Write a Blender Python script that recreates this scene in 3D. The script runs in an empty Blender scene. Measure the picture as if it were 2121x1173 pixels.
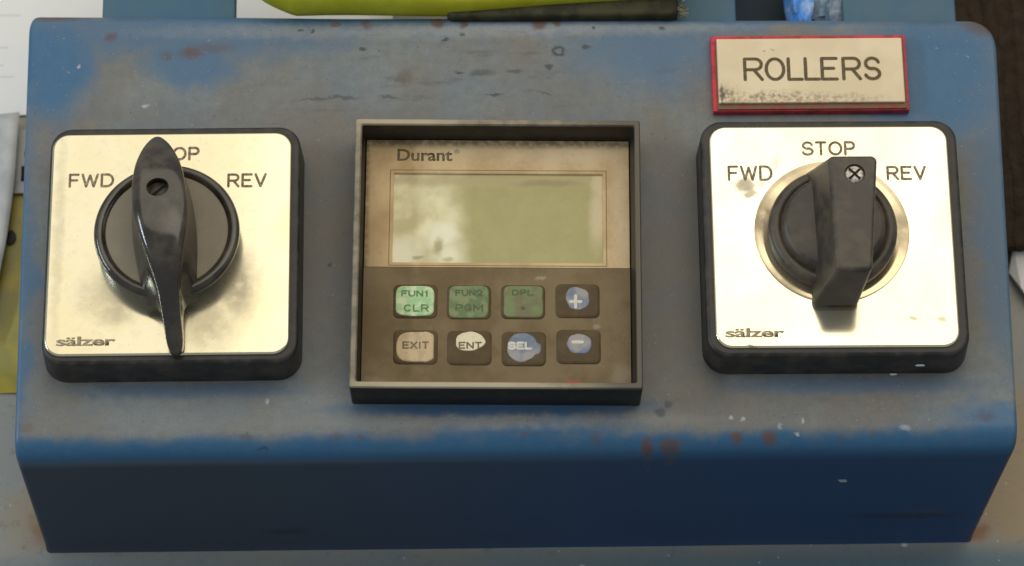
import bpy, bmesh, math, random
from mathutils import Vector, Matrix, noise as mnoise
random.seed(4)
S = 0.001                                   # everything below is written in millimetres
sc = bpy.context.scene
C = sc.collection

# ------------------------------------------------------------------ camera
cd = bpy.data.cameras.new('camera'); cam = bpy.data.objects.new('camera', cd); C.objects.link(cam)
cam.location = (-6.231*S, -327.416*S, 757.820*S)
cam.rotation_euler = (0.400118, -0.004844, -0.013733)
cd.sensor_width = 36; cd.lens = 6800/2121*36
cd.clip_start = 0.02; cd.clip_end = 50
cd.dof.use_dof = True; cd.dof.focus_distance = 0.822; cd.dof.aperture_fstop = 16
sc.camera = cam

# ------------------------------------------------------------------ room light
w = bpy.data.worlds.new('World'); sc.world = w; w.use_nodes = True
bg = w.node_tree.nodes['Background']
bg.inputs['Color'].default_value = (0.90, 0.95, 1.0, 1); bg.inputs['Strength'].default_value = 0.30

def area(name, loc, target, sx, sy, radiance, col):
    l = bpy.data.lights.new(name, 'AREA'); l.shape = 'RECTANGLE'
    l.size = sx*S; l.size_y = sy*S
    l.energy = radiance*math.pi*l.size*l.size_y; l.color = col
    o = bpy.data.objects.new(name, l); C.objects.link(o)
    o.location = Vector(loc)*S
    o.rotation_euler = (Vector(target)-Vector(loc)).to_track_quat('-Z', 'Y').to_euler()
    return o
area('workshop_window_light', (200, 850, 1150), (0, 60, 0), 2400, 1700, 0.98, (1.0, 0.90, 0.72))
area('added_plate_light', (300, 330, 1140), (290, 200, 0), 900, 520, 0.75, (1.0, 0.93, 0.78))  # extra lamp added to vary the reflections on the plates
area('side_window_light', (-950, 60, 560), (0, 0, 0), 440, 60, 42.0, (0.72, 0.86, 1.0))

sc.view_settings.view_transform = 'Standard'; sc.view_settings.look = 'None'
sc.view_settings.exposure = 0.0; sc.view_settings.gamma = 1.0

# ------------------------------------------------------------------ node helpers
class G:
    def __init__(s, name):
        s.m = bpy.data.materials.new(name); s.m.use_nodes = True
        s.t = s.m.node_tree; s.b = s.t.nodes['Principled BSDF']
        tc = s.t.nodes.new('ShaderNodeTexCoord')
        v = s.t.nodes.new('ShaderNodeVectorMath'); v.operation = 'SCALE'; v.inputs['Scale'].default_value = 1000
        s.t.links.new(tc.outputs['Object'], v.inputs[0]); s.P = v.outputs[0]
    def put(s, sock, v):
        if isinstance(v, bpy.types.NodeSocket): s.t.links.new(v, sock)
        elif isinstance(v, (tuple, list)) and len(v) == 3 and sock.type == 'RGBA': sock.default_value = (*v, 1)
        else: sock.default_value = v
    def math(s, op, a, b=0.0, clamp=False):
        n = s.t.nodes.new('ShaderNodeMath'); n.operation = op; n.use_clamp = clamp
        s.put(n.inputs[0], a); s.put(n.inputs[1], b); return n.outputs[0]
    def vm(s, op, a, b=(0, 0, 0)):
        n = s.t.nodes.new('ShaderNodeVectorMath'); n.operation = op
        s.put(n.inputs[0], a); s.put(n.inputs[1], b)
        return n.outputs['Value'] if op in ('LENGTH', 'DOT_PRODUCT') else n.outputs[0]
    def noise(s, scale, detail=4, rough=.55, vec=None, dist=0, color=False, stretch=None):
        n = s.t.nodes.new('ShaderNodeTexNoise')
        v = vec if vec is not None else s.P
        if stretch: v = s.vm('MULTIPLY', v, stretch)
        s.put(n.inputs['Vector'], v); n.inputs['Scale'].default_value = scale
        n.inputs['Detail'].default_value = detail; n.inputs['Roughness'].default_value = rough
        n.inputs['Distortion'].default_value = dist
        return n.outputs['Color' if color else 'Fac']
    def voro(s, scale, feature='F1'):
        n = s.t.nodes.new('ShaderNodeTexVoronoi'); n.feature = feature
        s.put(n.inputs['Vector'], s.P); n.inputs['Scale'].default_value = scale
        return n.outputs['Distance']
    def ramp(s, v, a, b, lo=0.0, hi=1.0, smooth=True):
        n = s.t.nodes.new('ShaderNodeMapRange'); n.interpolation_type = 'SMOOTHSTEP' if smooth else 'LINEAR'
        s.put(n.inputs['Value'], v)
        n.inputs['From Min'].default_value = a; n.inputs['From Max'].default_value = b
        n.inputs['To Min'].default_value = lo; n.inputs['To Max'].default_value = hi
        return n.outputs['Result']
    def mix(s, f, a, b):
        n = s.t.nodes.new('ShaderNodeMix'); n.data_type = 'RGBA'
        s.put(n.inputs[0], f); s.put(n.inputs[6], a); s.put(n.inputs[7], b); return n.outputs[2]
    def warp(s, scale, amp, vec=None):
        c = s.noise(scale, 3, .6, vec, color=True)
        c = s.vm('SUBTRACT', c, (.5, .5, .5)); c = s.vm('MULTIPLY', c, (amp, amp, amp))
        return s.vm('ADD', s.P if vec is None else vec, c)
    def blob(s, x, y, rx, ry, soft=.4, k=1.0, vec=None):
        v = s.vm('SUBTRACT', s.W if vec is None else vec, (x, y, 0))
        v = s.vm('MULTIPLY', v, (1/rx, 1/ry, 0)); d = s.vm('LENGTH', v)
        return s.ramp(d, 1-soft, 1+soft, k, 0.0)
    def blobs(s, lst, vec=None):
        o = None
        for a in lst:
            b = s.blob(*a, vec=vec); o = b if o is None else s.math('MAXIMUM', o, b)
        return o
    def sep(s, v):
        n = s.t.nodes.new('ShaderNodeSeparateXYZ'); s.put(n.inputs[0], v); return n.outputs
    def bump(s, h, strength=.3, dist=.2):
        n = s.t.nodes.new('ShaderNodeBump'); n.inputs['Strength'].default_value = strength
        n.inputs['Distance'].default_value = dist*S; s.put(n.inputs['Height'], h)
        s.t.links.new(n.outputs[0], s.b.inputs['Normal'])
    def out(s, col, rough=.5, metal=0.0, spec=None):
        s.put(s.b.inputs['Base Color'], col); s.put(s.b.inputs['Roughness'], rough); s.put(s.b.inputs['Metallic'], metal)
        if spec is not None: s.put(s.b.inputs['Specular IOR Level'], spec)
        return s.m

# ------------------------------------------------------------------ materials
BLUE = (0.030, 0.148, 0.31)
def mat_box_paint():
    g = G('worn blue enamel'); g.W = g.warp(.07, 16)
    fineW = g.warp(.35, 3.0)
    x, y, z = g.sep(g.P)
    n1 = g.noise(.045, 5, .6); n2 = g.noise(.35, 5, .65); n3 = g.noise(2.2, 3, .6)
    # hand grime on the working face: everywhere but the corners, the right edge and the rubbed fold
    clean = g.blobs([(-116, 56, 10, 16, .5), (-88, 64, 44, 6, .6, .75), (-80, 56, 12, 6, .5, .8), (112, 50, 20, 20, .5), (126, 10, 6, 44, .6, .7),
                     (40, 60, 20, 12, .7, .7), (-122, -10, 4, 60, .6, .8), (124, -46, 14, 3.5, .6, .9), (8, -46, 20, 2.5, .6, .9),
                     (-20, 67, 140, 3.5, .6, .8)])
    dirt = g.ramp(n1, .30, .60, .78, 1.0)
    dirt = g.math('MULTIPLY', dirt, g.math('SUBTRACT', 1.0, clean), True)
    yw = g.sep(g.warp(.12, 6))[1]
    top = g.ramp(yw, -49.5, -45.5)                 # grime stops along the front fold
    dirt = g.math('MULTIPLY', dirt, g.math('MULTIPLY', top, g.ramp(z, -5, -.6)))
    frontfilm = g.ramp(g.math('ADD', x, g.math('MULTIPLY', n1, 60)), -60, 110, .72, .06)
    dirt = g.math('MAXIMUM', dirt, g.math('MULTIPLY', frontfilm, g.ramp(z, -9, -3, 1, 0)))
    greasy = g.ramp(g.noise(.03, 3, .5, stretch=(1, .8, 1)), .40, .62)
    tone = g.mix(greasy, (.265, .290, .285), (.260, .238, .195))
    brown = g.blobs([(-46, 8, 9, 34, .7, .8), (42, 6, 8, 36, .7, .7), (-46, 34, 26, 8, .7, .55), (52, 44, 8, 8, .7, .5), (60, -40, 40, 6, .7, .3), (-86, 40, 40, 4, .6, .35)])
    tone = g.mix(brown, tone, (.215, .180, .135))
    tone = g.mix(g.ramp(n2, .3, .75, 0, .55), tone, (.17, .175, .17))
    tone = g.mix(g.ramp(z, -9, -3, 1, 0), tone, (.042, .054, .052))  # front wall grime darkened, its shade put into the colour
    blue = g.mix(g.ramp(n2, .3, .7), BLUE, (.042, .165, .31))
    blue = g.mix(g.ramp(z, -9, -3, 1, 0), blue, (.016, .062, .185))  # blue darkened on the front wall to paint its shade
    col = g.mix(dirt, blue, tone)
    pale = g.blobs([(-10, 64.4, 56, 2.0, .9, .8), (30, 64.4, 30, 1.6, .9, .6), (-3, -43.8, 42, 1.7, .7, .6), (-80, -42, 30, 4, .8, .2), (-44, -40, 6, 5, .9, .3)], vec=fineW)  # highlight bands along the folds, painted pale
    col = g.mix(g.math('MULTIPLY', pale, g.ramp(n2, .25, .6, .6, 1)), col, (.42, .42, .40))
    shade_blue = g.blobs([(-3, -40.3, 37, 1.9, .5, .8), (-78, -35, 26, 1.6, .6, .45), (86, -35.5, 28, 2, .6, .5)], vec=fineW)  # shade and reflection below counter and switches, painted as bare blue
    col = g.mix(shade_blue, col, BLUE)
    # smears and scuffs, mostly sideways
    sm = g.noise(.16, 4, .7, stretch=(.35, 1.7, 1))
    region = g.blobs([(0, 52, 55, 14, .6), (-30, 41, 40, 3, .8), (20, 45, 30, 4, .7), (-60, -43, 60, 5, .7, .5), (62, -43, 28, 4, .7, .6)])
    col = g.mix(g.math('MULTIPLY', g.math('MULTIPLY', g.ramp(sm, .56, .68), region), .42), col, (.10, .10, .095))
    # dark chips
    chips = g.ramp(g.noise(.9, 2, .5), .70, .735)
    col = g.mix(g.math('MULTIPLY', chips, g.math('MULTIPLY', g.ramp(n1, .4, .6, .1, .7), top)), col, (.055, .055, .055))
    ring = g.math('SUBTRACT', g.blob(14.8, 58, 1.7, 1.5, .2, vec=fineW), g.blob(14.8, 58.1, .8, .6, .3, vec=fineW), True)
    marks = g.blobs([(-10, 63.2, .9, .5, .5), (-14.5, 61.5, .8, .7, .5), (22, 58.8, 1.2, .5, .5), (-36, 59, 1.1, .3, .5), (-5, 52, 3, .9, .6, .7), (3.2, 52.6, 2, .5, .5, .7),
                     (-2, 45.6, 1.8, .4, .5, .9), (11, 45.9, 1.8, .35, .5, .7), (-11, 52.2, 1.2, .4, .5), (12, 53.5, 1.0, .7, .5), (-41, 45, 4, .5, .6, .7), (-29, 45.2, 2.6, .4, .6, .7),
                     (-47, 44.8, 5, .4, .6, .6), (38, -41.8, 1.3, 1.2, .5, .7), (40, -39.8, .9, 1.0, .5, .7), (-44, -1.5, .7, .5, .4), (-53, 4, .6, .5, .4),
                     (-52, 64.5, .8, .4, .4), (-49, 64.7, .7, .4, .4), (42, 64.2, .9, .5, .4), (24, 64.5, .5, .5, .4), (-60, -49.6, 1.2, .3, .5)], vec=fineW)
    col = g.mix(g.math('MULTIPLY', g.math('MAXIMUM', ring, marks), .8), col, (.045, .045, .043))
    # rust
    rust = g.blobs([(-80, 58.5, 2.6, 1.6, .7, .9), (-86, 57.5, 1.7, 1.2, .7, .6), (-75, 60, 5, 1.3, .8, .5), (-101, 63, 1.4, 1.2, .7, .8), (-25, 51, 2, 2.2, .7, .5), (-16.5, 66.6, 1.8, 1.8, .4),
                    (-9.5, 66.5, 1.1, 1.6, .4), (10, 66.0, 1.9, 2.0, .4), (14.5, 66, .8, 1.4, .4), (-43, 66.3, 1.3, 1.0, .4, .8), (-35, 66.3, 1.2, 1.6, .5, .8), (-116, 70, 7, 1.6, .6, .9),
                    (34.5, -50.2, 1.4, 1.8, .5), (40.5, -50, 2.6, 1.6, .5, .9), (56.5, -48.7, 1.5, 1.4, .5), (64.5, -48.5, 1.8, 1.7, .5), (-36, -47.5, .8, .6, .6, .7),
                    (22, -48.8, 1.3, 1.3, .6, .5), (82, -49, 1.0, .9, .6, .4), (90, -48, .8, .8, .6, .4), (118, -44, 2.2, 1.2, .8, .5), (125.5, 64.5, 5, 3, .5, .8),
                    (-86, 71, 4, 1.2, .5, .8), (-42, -47.2, 2.0, .8, .6, .5), (-64, -47.5, 1.2, .7, .6, .5), (4, -47.4, 1.2, .6, .6, .5), (-118, -44, 1.5, 1.5, .7, .4)], vec=fineW)
    edge = g.math('MAXIMUM', g.ramp(g.math('SUBTRACT', x, g.math('MULTIPLY', z, .087)), 124.0, 125.6, 0, 1), g.ramp(x, -121.2, -119.4, 1, 0))
    edge = g.math('MULTIPLY', edge, g.math('MULTIPLY', g.ramp(n2, .34, .55), g.ramp(z, -4, -1, .95, .0)))
    rust = g.math('MAXIMUM', rust, g.math('MULTIPLY', edge, .8))
    lowr = g.math('MULTIPLY', g.math('MULTIPLY', g.ramp(g.sep(fineW)[2], -42, -38), g.ramp(g.sep(fineW)[2], -38, -34, 1, 0)), g.blob(108, -56, 5, 60, .6, .30))
    rust = g.math('MAXIMUM', rust, lowr)
    rcol = g.mix(g.ramp(n3, .35, .65), (.20, .075, .035), (.13, .085, .055))
    col = g.mix(g.math('MULTIPLY', rust, .80), col, rcol)
    for mx, mz, rx_, rz_ in ((-57, -45, 5, 1.8), (103, -40, 13, 1.6)):
        dk = g.math('MULTIPLY', g.blob(mx, -56, rx_, 60, .7, .7), g.ramp(g.math('ABSOLUTE', g.math('SUBTRACT', g.sep(fineW)[2], mz)), rz_*.3, rz_*1.3, 1, 0))
        col = g.mix(dk, col, (.014, .022, .045))
    # pale dust flecks
    v = g.t.nodes.new('ShaderNodeTexVoronoi'); g.put(v.inputs['Vector'], fineW); v.inputs['Scale'].default_value = .24
    fleck = g.math('MULTIPLY', g.ramp(v.outputs['Distance'], .03, .07, 1, 0), g.ramp(g.sep(v.outputs['Color'])[0], .45, .75))
    v2 = g.t.nodes.new('ShaderNodeTexVoronoi'); g.put(v2.inputs['Vector'], fineW); v2.inputs['Scale'].default_value = .75
    fleck2 = g.math('MULTIPLY', g.ramp(v2.outputs['Distance'], .08, .20, .5, 0), g.ramp(g.sep(v2.outputs['Color'])[1], .55, .8))
    fleck = g.math('MAXIMUM', fleck, fleck2)
    f2 = g.blobs([(55.5, -43.5, .7, .5, .5), (58.6, -44, .7, .45, .5), (73, -44.8, .6, .7, .5), (71.8, -47.8, .5, .5, .5), (98, -46.8, 1.2, .7, .6, .7), (-59, -38, .5, .5, .5), (67.5, -46, .5, .8, .6, .7), (-109, 55, .5, .5, .5), (-91.5, 43.6, .6, .6, .6)], vec=fineW)
    fleck = g.math('MAXIMUM', g.math('MULTIPLY', fleck, g.math('MULTIPLY', top, .55)), f2)
    # flakes stuck on the front wall
    a1 = g.math('MULTIPLY', g.blob(85.6, -53, .75, 40, .3), g.ramp(g.math('ABSOLUTE', g.math('ADD', z, 20)), .5, .9, 1, 0))
    fleck = g.math('MAXIMUM', fleck, a1)
    grain = g.noise(3.2, 3, .8)
    col = g.mix(fleck, col, (.50, .53, .55))
    col = g.mix(g.ramp(grain, .25, .75, 0, .34), col, (.05, .055, .06))
    g.bump(g.math('ADD', g.math('MULTIPLY', n3, .5), g.math('MULTIPLY', grain, .5)), .25, .12)
    r = g.ramp(dirt, 0, 1, .38, .56)
    r = g.math('ADD', r, g.math('MULTIPLY', rust, .3), True)
    return g.out(col, r, 0, .5)

def mat_bed():
    g = G('dusty machine bed paint'); g.W = g.warp(.08, 14)
    x, y, z = g.sep(g.W)
    n1 = g.noise(.05, 5, .6); n2 = g.noise(.5, 4, .6)
    col = g.mix(g.ramp(n1, .35, .65), (.31, .325, .31), (.36, .335, .27))
    tan = g.blobs([(136, -40, 20, 22, .4, .9), (-124, -50, 7, 8, .6, .6), (-30, -68, 50, 6, .6, .3)])
    col = g.mix(tan, col, (.40, .30, .175))
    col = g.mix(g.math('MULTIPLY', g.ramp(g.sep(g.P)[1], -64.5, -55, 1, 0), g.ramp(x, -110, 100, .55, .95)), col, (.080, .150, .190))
    rust = g.blobs([(-122, -54, 3.5, 4, .7, .7), (123, -55, 3, 2.5, .7, .9), (-133, -50, 2, 2, .7, .4)])
    col = g.mix(rust, col, (.28, .14, .06))
    col = g.mix(g.ramp(n2, .55, .75, 0, .4), col, (.10, .105, .10))
    v2 = g.t.nodes.new('ShaderNodeTexVoronoi'); g.put(v2.inputs['Vector'], g.P); v2.inputs['Scale'].default_value = .35
    fl = g.math('MULTIPLY', g.ramp(v2.outputs['Distance'], .06, .14, .6, 0), g.ramp(g.sep(v2.outputs['Color'])[0], .6, .7))
    fl = g.math('MAXIMUM', fl, g.blobs([(19.5, -64.2, 1.0, .8, .3), (103.5, -58.9, .8, .5, .4), (-133.5, -36, .6, .6, .4)], vec=g.P))
    col = g.mix(fl, col, (.6, .6, .58))
    g.bump(n2, .3, .15)
    return g.out(col, .5)

def mat_plate(name, tint, stains_shade):
    g = G(name); g.W = g.warp(.25, 3.5)
    n1 = g.noise(.06, 4, .55); n2 = g.noise(.4, 5, .6); br = g.noise(1.2, 3, .6, stretch=(.05, 3, 1))
    col = g.mix(g.ramp(n1, .35, .7), tint, tuple(c*k for c, k in zip(tint, (.97, .93, .86))))
    col = g.mix(g.ramp(n2, .50, .80, 0, .35), col, tuple(c*.72 for c in tint))
    st = g.blobs(stains_shade)
    st = g.math('MULTIPLY', st, g.ramp(n2, .2, .6, .55, 1))
    col = g.mix(st, col, (.20, .155, .10))
    x, y, z = g.sep(g.P)
    low = g.ramp(z, 11.1, 11.42, .55, 0) if 'ring' not in name else 0.0
    col = g.mix(low, col, (.25, .20, .13))
    sp = g.ramp(g.noise(1.6, 2, .5), .73, .76, 0, .5)
    col = g.mix(sp, col, (.22, .18, .12))
    g.bump(g.math('ADD', g.math('MULTIPLY', br, .6), g.math('MULTIPLY', n2, .4)), .06, .04)
    rr = g.math('ADD', g.ramp(n1, .3, .7, .10, .16), g.math('MULTIPLY', st, .3))
    return g.out(col, rr, g.math('SUBTRACT', .88, g.math('MULTIPLY', st, .6), True))

def mat_plastic(name, col, col2, rough=.35, scale=.25, dust=.35, spec=.5):
    g = G(name); n1 = g.noise(scale, 5, .6); n2 = g.noise(3.0, 3, .6)
    c = g.mix(g.ramp(n1, .38, .68, 0, dust), col, col2)
    c = g.mix(g.ramp(n2, .62, .72, 0, dust*.6), c, col2)
    g.bump(n2, .12, .06)
    return g.out(c, g.ramp(n1, .3, .7, rough-.06, rough+.14), 0, spec)

def mat_flat(name, col, rough=.6, alpha_noise=None, col2=None, spec=.3):
    g = G(name)
    c = col
    if col2: c = g.mix(g.ramp(g.noise(alpha_noise or .8, 4, .6), .42, .62), col, col2)
    return g.out(c, rough, 0, spec)

M = {}
M['paint'] = mat_box_paint(); M['bed'] = mat_bed()
M['plate_left'] = mat_plate('dim-tinted aluminium plate', (.84, .79, .58),  # tint dimmed: this plate's weaker reflection put into its colour
    [(17, -12, 4, 8, .9, .55), (-13, -19, 4, 3, .8, .4), (-14, -14, 7, 5, .9, .35), (-27.5, 5, 1.2, 28, .8, .2), (10, -22, 6, 6, .9, .4)])  # brown beside the disc: grime plus its painted shadow and reflection
M['plate_right'] = mat_plate('bright-tinted aluminium plate', (.95, .90, .70),  # tint brightened: this plate's stronger reflection put into its colour
    [(-21.6, 14, 2.4, 2.0, .4, .62), (-20.2, 11.7, 1.5, 1.1, .4, .55), (-13.5, 20, .7, 1.4, .6, .3), (26, -22.5, .9, .9, .6, .4), (19, -23, 1, .4, .6, .5), (-21, -29.2, 1.4, .6, .5, .8), (-17, 14, 1.2, .8, .6, .3)])
M['ring'] = mat_plate('stained ring metal', (.80, .68, .45), [(-17, 5, 5, 6, .8, .75), (-12, -13, 6, 5, .9, .5), (17.5, 2, 3, 6, .8, .6), (-9, 16, 6, 3, .9, .4)])
M['body'] = mat_plastic('dusty black moulding', (.018, .016, .015), (.085, .072, .055), .42, .2, .6)
M['knob'] = mat_plastic('handled black plastic', (.028, .023, .017), (.105, .085, .056), .12, .10, .85, .8)
M['knob_matt'] = mat_plastic('matt black plastic', (.045, .037, .027), (.120, .096, .065), .36, .14, .9)
M['knob_disc'] = mat_plastic('grimy disc insert', (.23, .195, .135), (.30, .25, .175), .5, .12, .9)
g = G('dusty bezel plastic'); g.W = g.warp(.1, 8); bx_, by_, bz_ = g.sep(g.W)
g_rim = g.ramp(g.sep(g.P)[2], 11.3, 11.9)
n_ = g.noise(.25, 5, .6)
rc = g.mix(g.ramp(n_, .35, .65), (.20, .17, .125), (.34, .285, .20))
rc = g.mix(g.ramp(bx_, 10, 34), rc, (.13, .11, .08))
rc = g.mix(g.blobs([(-10, -36, 26, 3, .6, .9), (-25, 36, 16, 3, .6, .8)]), rc, (.55, .46, .31))
bc = g.mix(g.ramp(n_, .45, .75, 0, .5), (.014, .012, .010), (.05, .042, .03))
M['bezel'] = g.out(g.mix(g_rim, bc, rc), .45, 0, .4)
M['slot'] = mat_flat('dark hollow', (.010, .009, .008), .8)
M['screw_dark'] = mat_plastic('grimy screw steel', (.055, .045, .032), (.11, .09, .06), .5, .8, .8)
g = G('bright screw steel'); M['screw'] = g.out(g.mix(g.ramp(g.noise(1.4, 3, .6), .4, .65), (.80, .76, .70), (.35, .27, .18)), .38, .55)
M['ink'] = mat_flat('worn grey print', (.20, .155, .095), .6, 1.6, (.44, .36, .23))
M['ink_logo'] = mat_flat('thin logo print', (.38, .31, .19), .6, 1.5, (.60, .50, .33))
M['ink_tan'] = mat_flat('brown print', (.20, .145, .075), .6, 1.2, (.26, .195, .11))
M['ink_cream'] = mat_flat('cream print', (.80, .76, .62), .5, 1.2, (.70, .66, .56))
M['ink_green'] = mat_flat('dark green print', (.12, .22, .09), .6, 1.6, (.24, .40, .18))
M['ink_faint'] = mat_flat('faint green print', (.10, .135, .06), .6, 1.6, (.15, .19, .085))
M['ink_line'] = mat_flat('thin grey line', (.19, .15, .08), .6)

def mat_overlay(upper):
    g = G('tan keypad film' if upper else 'brown grimy keypad film'); g.W = g.warp(.3, 3)
    n1 = g.noise(.09, 5, .6); n2 = g.noise(.7, 4, .65)
    x, y, z = g.sep(g.P)
    if upper:
        col = g.mix(g.ramp(n1, .35, .65), (.60, .41, .205), (.78, .57, .31))
        col = g.mix(g.blobs([(21, 30.5, 20, 3, .9, .5), (31, 14, 2.2, 16, .7, .55), (6, 32, 22, 3, .9, .3)]), col, (.86, .68, .43))
        col = g.mix(g.blobs([(-32, 2, 4, 16, .9, .6), (-30, 29, 2.5, 3, .6, .3)]), col, (.46, .32, .16))
        col = g.mix(g.ramp(n2, .55, .75, 0, .35), col, (.44, .32, .18))
        edge = g.math('MAXIMUM', g.ramp(x, -33.2, -31.5, 1, 0), g.ramp(y, 31.2, 33.5))
        col = g.mix(g.math('MULTIPLY', edge, g.ramp(n2, .3, .6, .3, .9)), col, (.22, .165, .095))
        r = .5
    else:
        col = g.mix(g.ramp(n1, .35, .66), (.175, .120, .055), (.245, .180, .095))
        col = g.mix(g.ramp(n2, .55, .75, 0, .3), col, (.20, .155, .095))
        col = g.mix(g.blobs([(19.3, -31.9, 1.9, 1.0, .6, .95)]), col, (.52, .11, .06))
        col = g.mix(g.blobs([(10.7, -3.6, 1.4, .6, .6, .8), (25, -17, .9, .6, .6, .6), (31, -30, 2.5, 3, .8, .5), (-30, -31.5, 3, 1, .8, .5)]), col, (.42, .34, .23))
        scr = g.ramp(g.noise(1.6, 3, .7, stretch=(1.5, .5, 1)), .62, .70, 0, .6)
        col = g.mix(g.math('MULTIPLY', scr, g.ramp(g.math('ADD', x, g.math('MULTIPLY', y, -.3)), 28, 40)), col, (.45, .37, .26))
        r = .46
    g.bump(n2, .25, .12)
    return g.out(col, r, 0, .2)
M['film_upper'] = mat_overlay(True); M['film_lower'] = mat_overlay(False)

def mat_lcd():
    g = G('grimy display window'); g.W = g.warp(.14, 4)
    n1 = g.noise(.2, 5, .65); x, y, z = g.sep(g.W)
    col = g.mix(g.ramp(n1, .3, .7), (.43, .38, .145), (.50, .44, .18))
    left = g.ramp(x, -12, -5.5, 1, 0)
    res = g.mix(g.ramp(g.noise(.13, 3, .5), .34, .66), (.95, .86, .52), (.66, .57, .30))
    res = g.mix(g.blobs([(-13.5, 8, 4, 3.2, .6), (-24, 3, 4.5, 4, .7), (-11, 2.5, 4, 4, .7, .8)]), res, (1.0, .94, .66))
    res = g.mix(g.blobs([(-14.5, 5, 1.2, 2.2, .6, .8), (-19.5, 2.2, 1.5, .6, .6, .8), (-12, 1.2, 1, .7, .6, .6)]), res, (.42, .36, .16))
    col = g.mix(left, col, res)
    col = g.mix(g.blobs([(-2, 23.3, 34, 1.7, .6, .75)]), col, (.54, .44, .22))
    col = g.mix(g.blobs([(25.2, 14, 2.0, 8, .6, .85), (26, 22, 2, 3, .5, .8)]), col, (.74, .60, .36))
    col = g.mix(g.blobs([(13, 22.6, 8, .9, .6, .6)]), col, (.33, .25, .10))  # shade under the opening's top edge, painted as a dark streak
    g.bump(g.noise(1.5, 4, .6), .15, .08)
    return g.out(col, g.ramp(n1, .3, .7, .3, .5), 0, .5)
M['lcd'] = mat_lcd()
M['key'] = mat_plastic('grimy key film', (.105, .072, .034), (.150, .108, .056), .5, .3, .8, .2)
M['key_green'] = mat_flat('worn pale green print', (.42, .66, .33), .5, .45, (.75, .82, .50))
M['key_green_dull'] = mat_flat('worn dull green print', (.17, .23, .10), .55, .35, (.27, .31, .15))
M['key_green_faint'] = mat_flat('grimy faint green print', (.22, .195, .105), .55, .22, (.22, .28, .12))
M['key_tan'] = mat_flat('worn tan print', (.70, .52, .30), .5, .5, (.58, .43, .26))
M['key_cream'] = mat_flat('worn cream print', (.93, .82, .56), .5, .8, (.85, .72, .47))
M['key_blue'] = mat_flat('worn blue print', (.19, .24, .32), .5, .22, (.42, .38, .36))
g = G('engraved cream laminate'); g.W = g.warp(.5, 3)
nn = g.noise(.9, 5, .7)
c_ = g.mix(g.ramp(g.noise(.1, 3, .5), .35, .65), (.95, .78, .52), (.86, .70, .45))
c_ = g.mix(g.math('MULTIPLY', g.blobs([(-21, -7, 2.5, 2.6, .6), (-10, -7.6, 14, 1.6, .7), (5, -7.9, 12, 1.2, .7, .8)]), g.ramp(nn, .38, .62)), c_, (.38, .29, .18))
c_ = g.mix(g.blobs([(-22.6, -6.5, .6, 2.6, .4, .9), (-11.5, 5.7, .4, .3, .5, .5), (-9.2, 5.8, .4, .25, .5, .5)]), c_, (.15, .11, .07))
g.bump(nn, .2, .08); M['laminate'] = g.out(c_, .45, 0, .4)
M['red'] = mat_flat('red laminate core', (.70, .05, .085), .4, .3, (.42, .045, .04))
M['laminate_side'] = mat_flat('stained laminate edge', (.22, .13, .07), .5, .6, (.30, .08, .05))
M['engrave'] = mat_flat('engraved fill', (.13, .095, .045), .7, 1.5, (.19, .14, .075))
g = G('white paper'); M['paper'] = g.out(g.mix(g.ramp(g.noise(.03, 3, .5), .3, .7), (.93, .90, .84), (.88, .88, .87)), .7)
g = G('pale film'); M['film'] = g.out(g.mix(g.ramp(g.noise(.12, 3, .5), .3, .7), (.62, .62, .58), (.45, .46, .46)), .35)
g = G('yellow printed bag'); M['bag'] = g.out(g.mix(g.ramp(g.noise(.09, 3, .6), .35, .65), (.50, .40, .05), (.34, .31, .07)), .35)
g = G('neon yellow cloth'); g.bump(g.noise(3, 3, .7), .5, .2)
M['neon'] = g.out(g.mix(g.ramp(g.noise(.06, 4, .6), .35, .7), (.50, .48, .018), (.64, .66, .045)), .62, 0, .3)
M['olive'] = mat_flat('dark olive rubber', (.030, .028, .012), .6, .2, (.06, .055, .025))
M['fray'] = mat_flat('pale frayed fibre', (.50, .46, .28), .8, 1.5, (.18, .17, .09))
g = G('ribbed dark fabric'); x_, y_, z_ = g.sep(g.warp(.1, 4))
rib = g.ramp(g.math('SINE', g.math('MULTIPLY', x_, 1.6)), -1, 1)
g.bump(g.math('ADD', rib, g.noise(1.2, 3, .6)), .8, .6)
M['fabric'] = g.out(g.mix(g.noise(.3, 5, .6), (.020, .014, .010), (.085, .062, .042)), .9, 0, .1)
g = G('tab paint'); M['tab'] = g.out(g.mix(g.ramp(g.noise(.08, 4, .6), .3, .7), (.035, .13, .22), (.060, .14, .20)), .5)
M['navy'] = mat_flat('dark gap navy', (.012, .028, .045), .6)
g = G('blue plastic film'); M['blue_film'] = g.out(g.mix(g.ramp(g.noise(.2, 3, .6), .4, .62), (.06, .30, .85), (.35, .50, .80)), .25)
M['clear_film'] = mat_plastic('grey cling film', (.10, .16, .22), (.45, .50, .55), .22, .3, .7)
M['black_print'] = mat_flat('black print', (.02, .02, .02), .5)
M['faint_print'] = mat_flat('faint print', (.74, .72, .70), .6)

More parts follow.
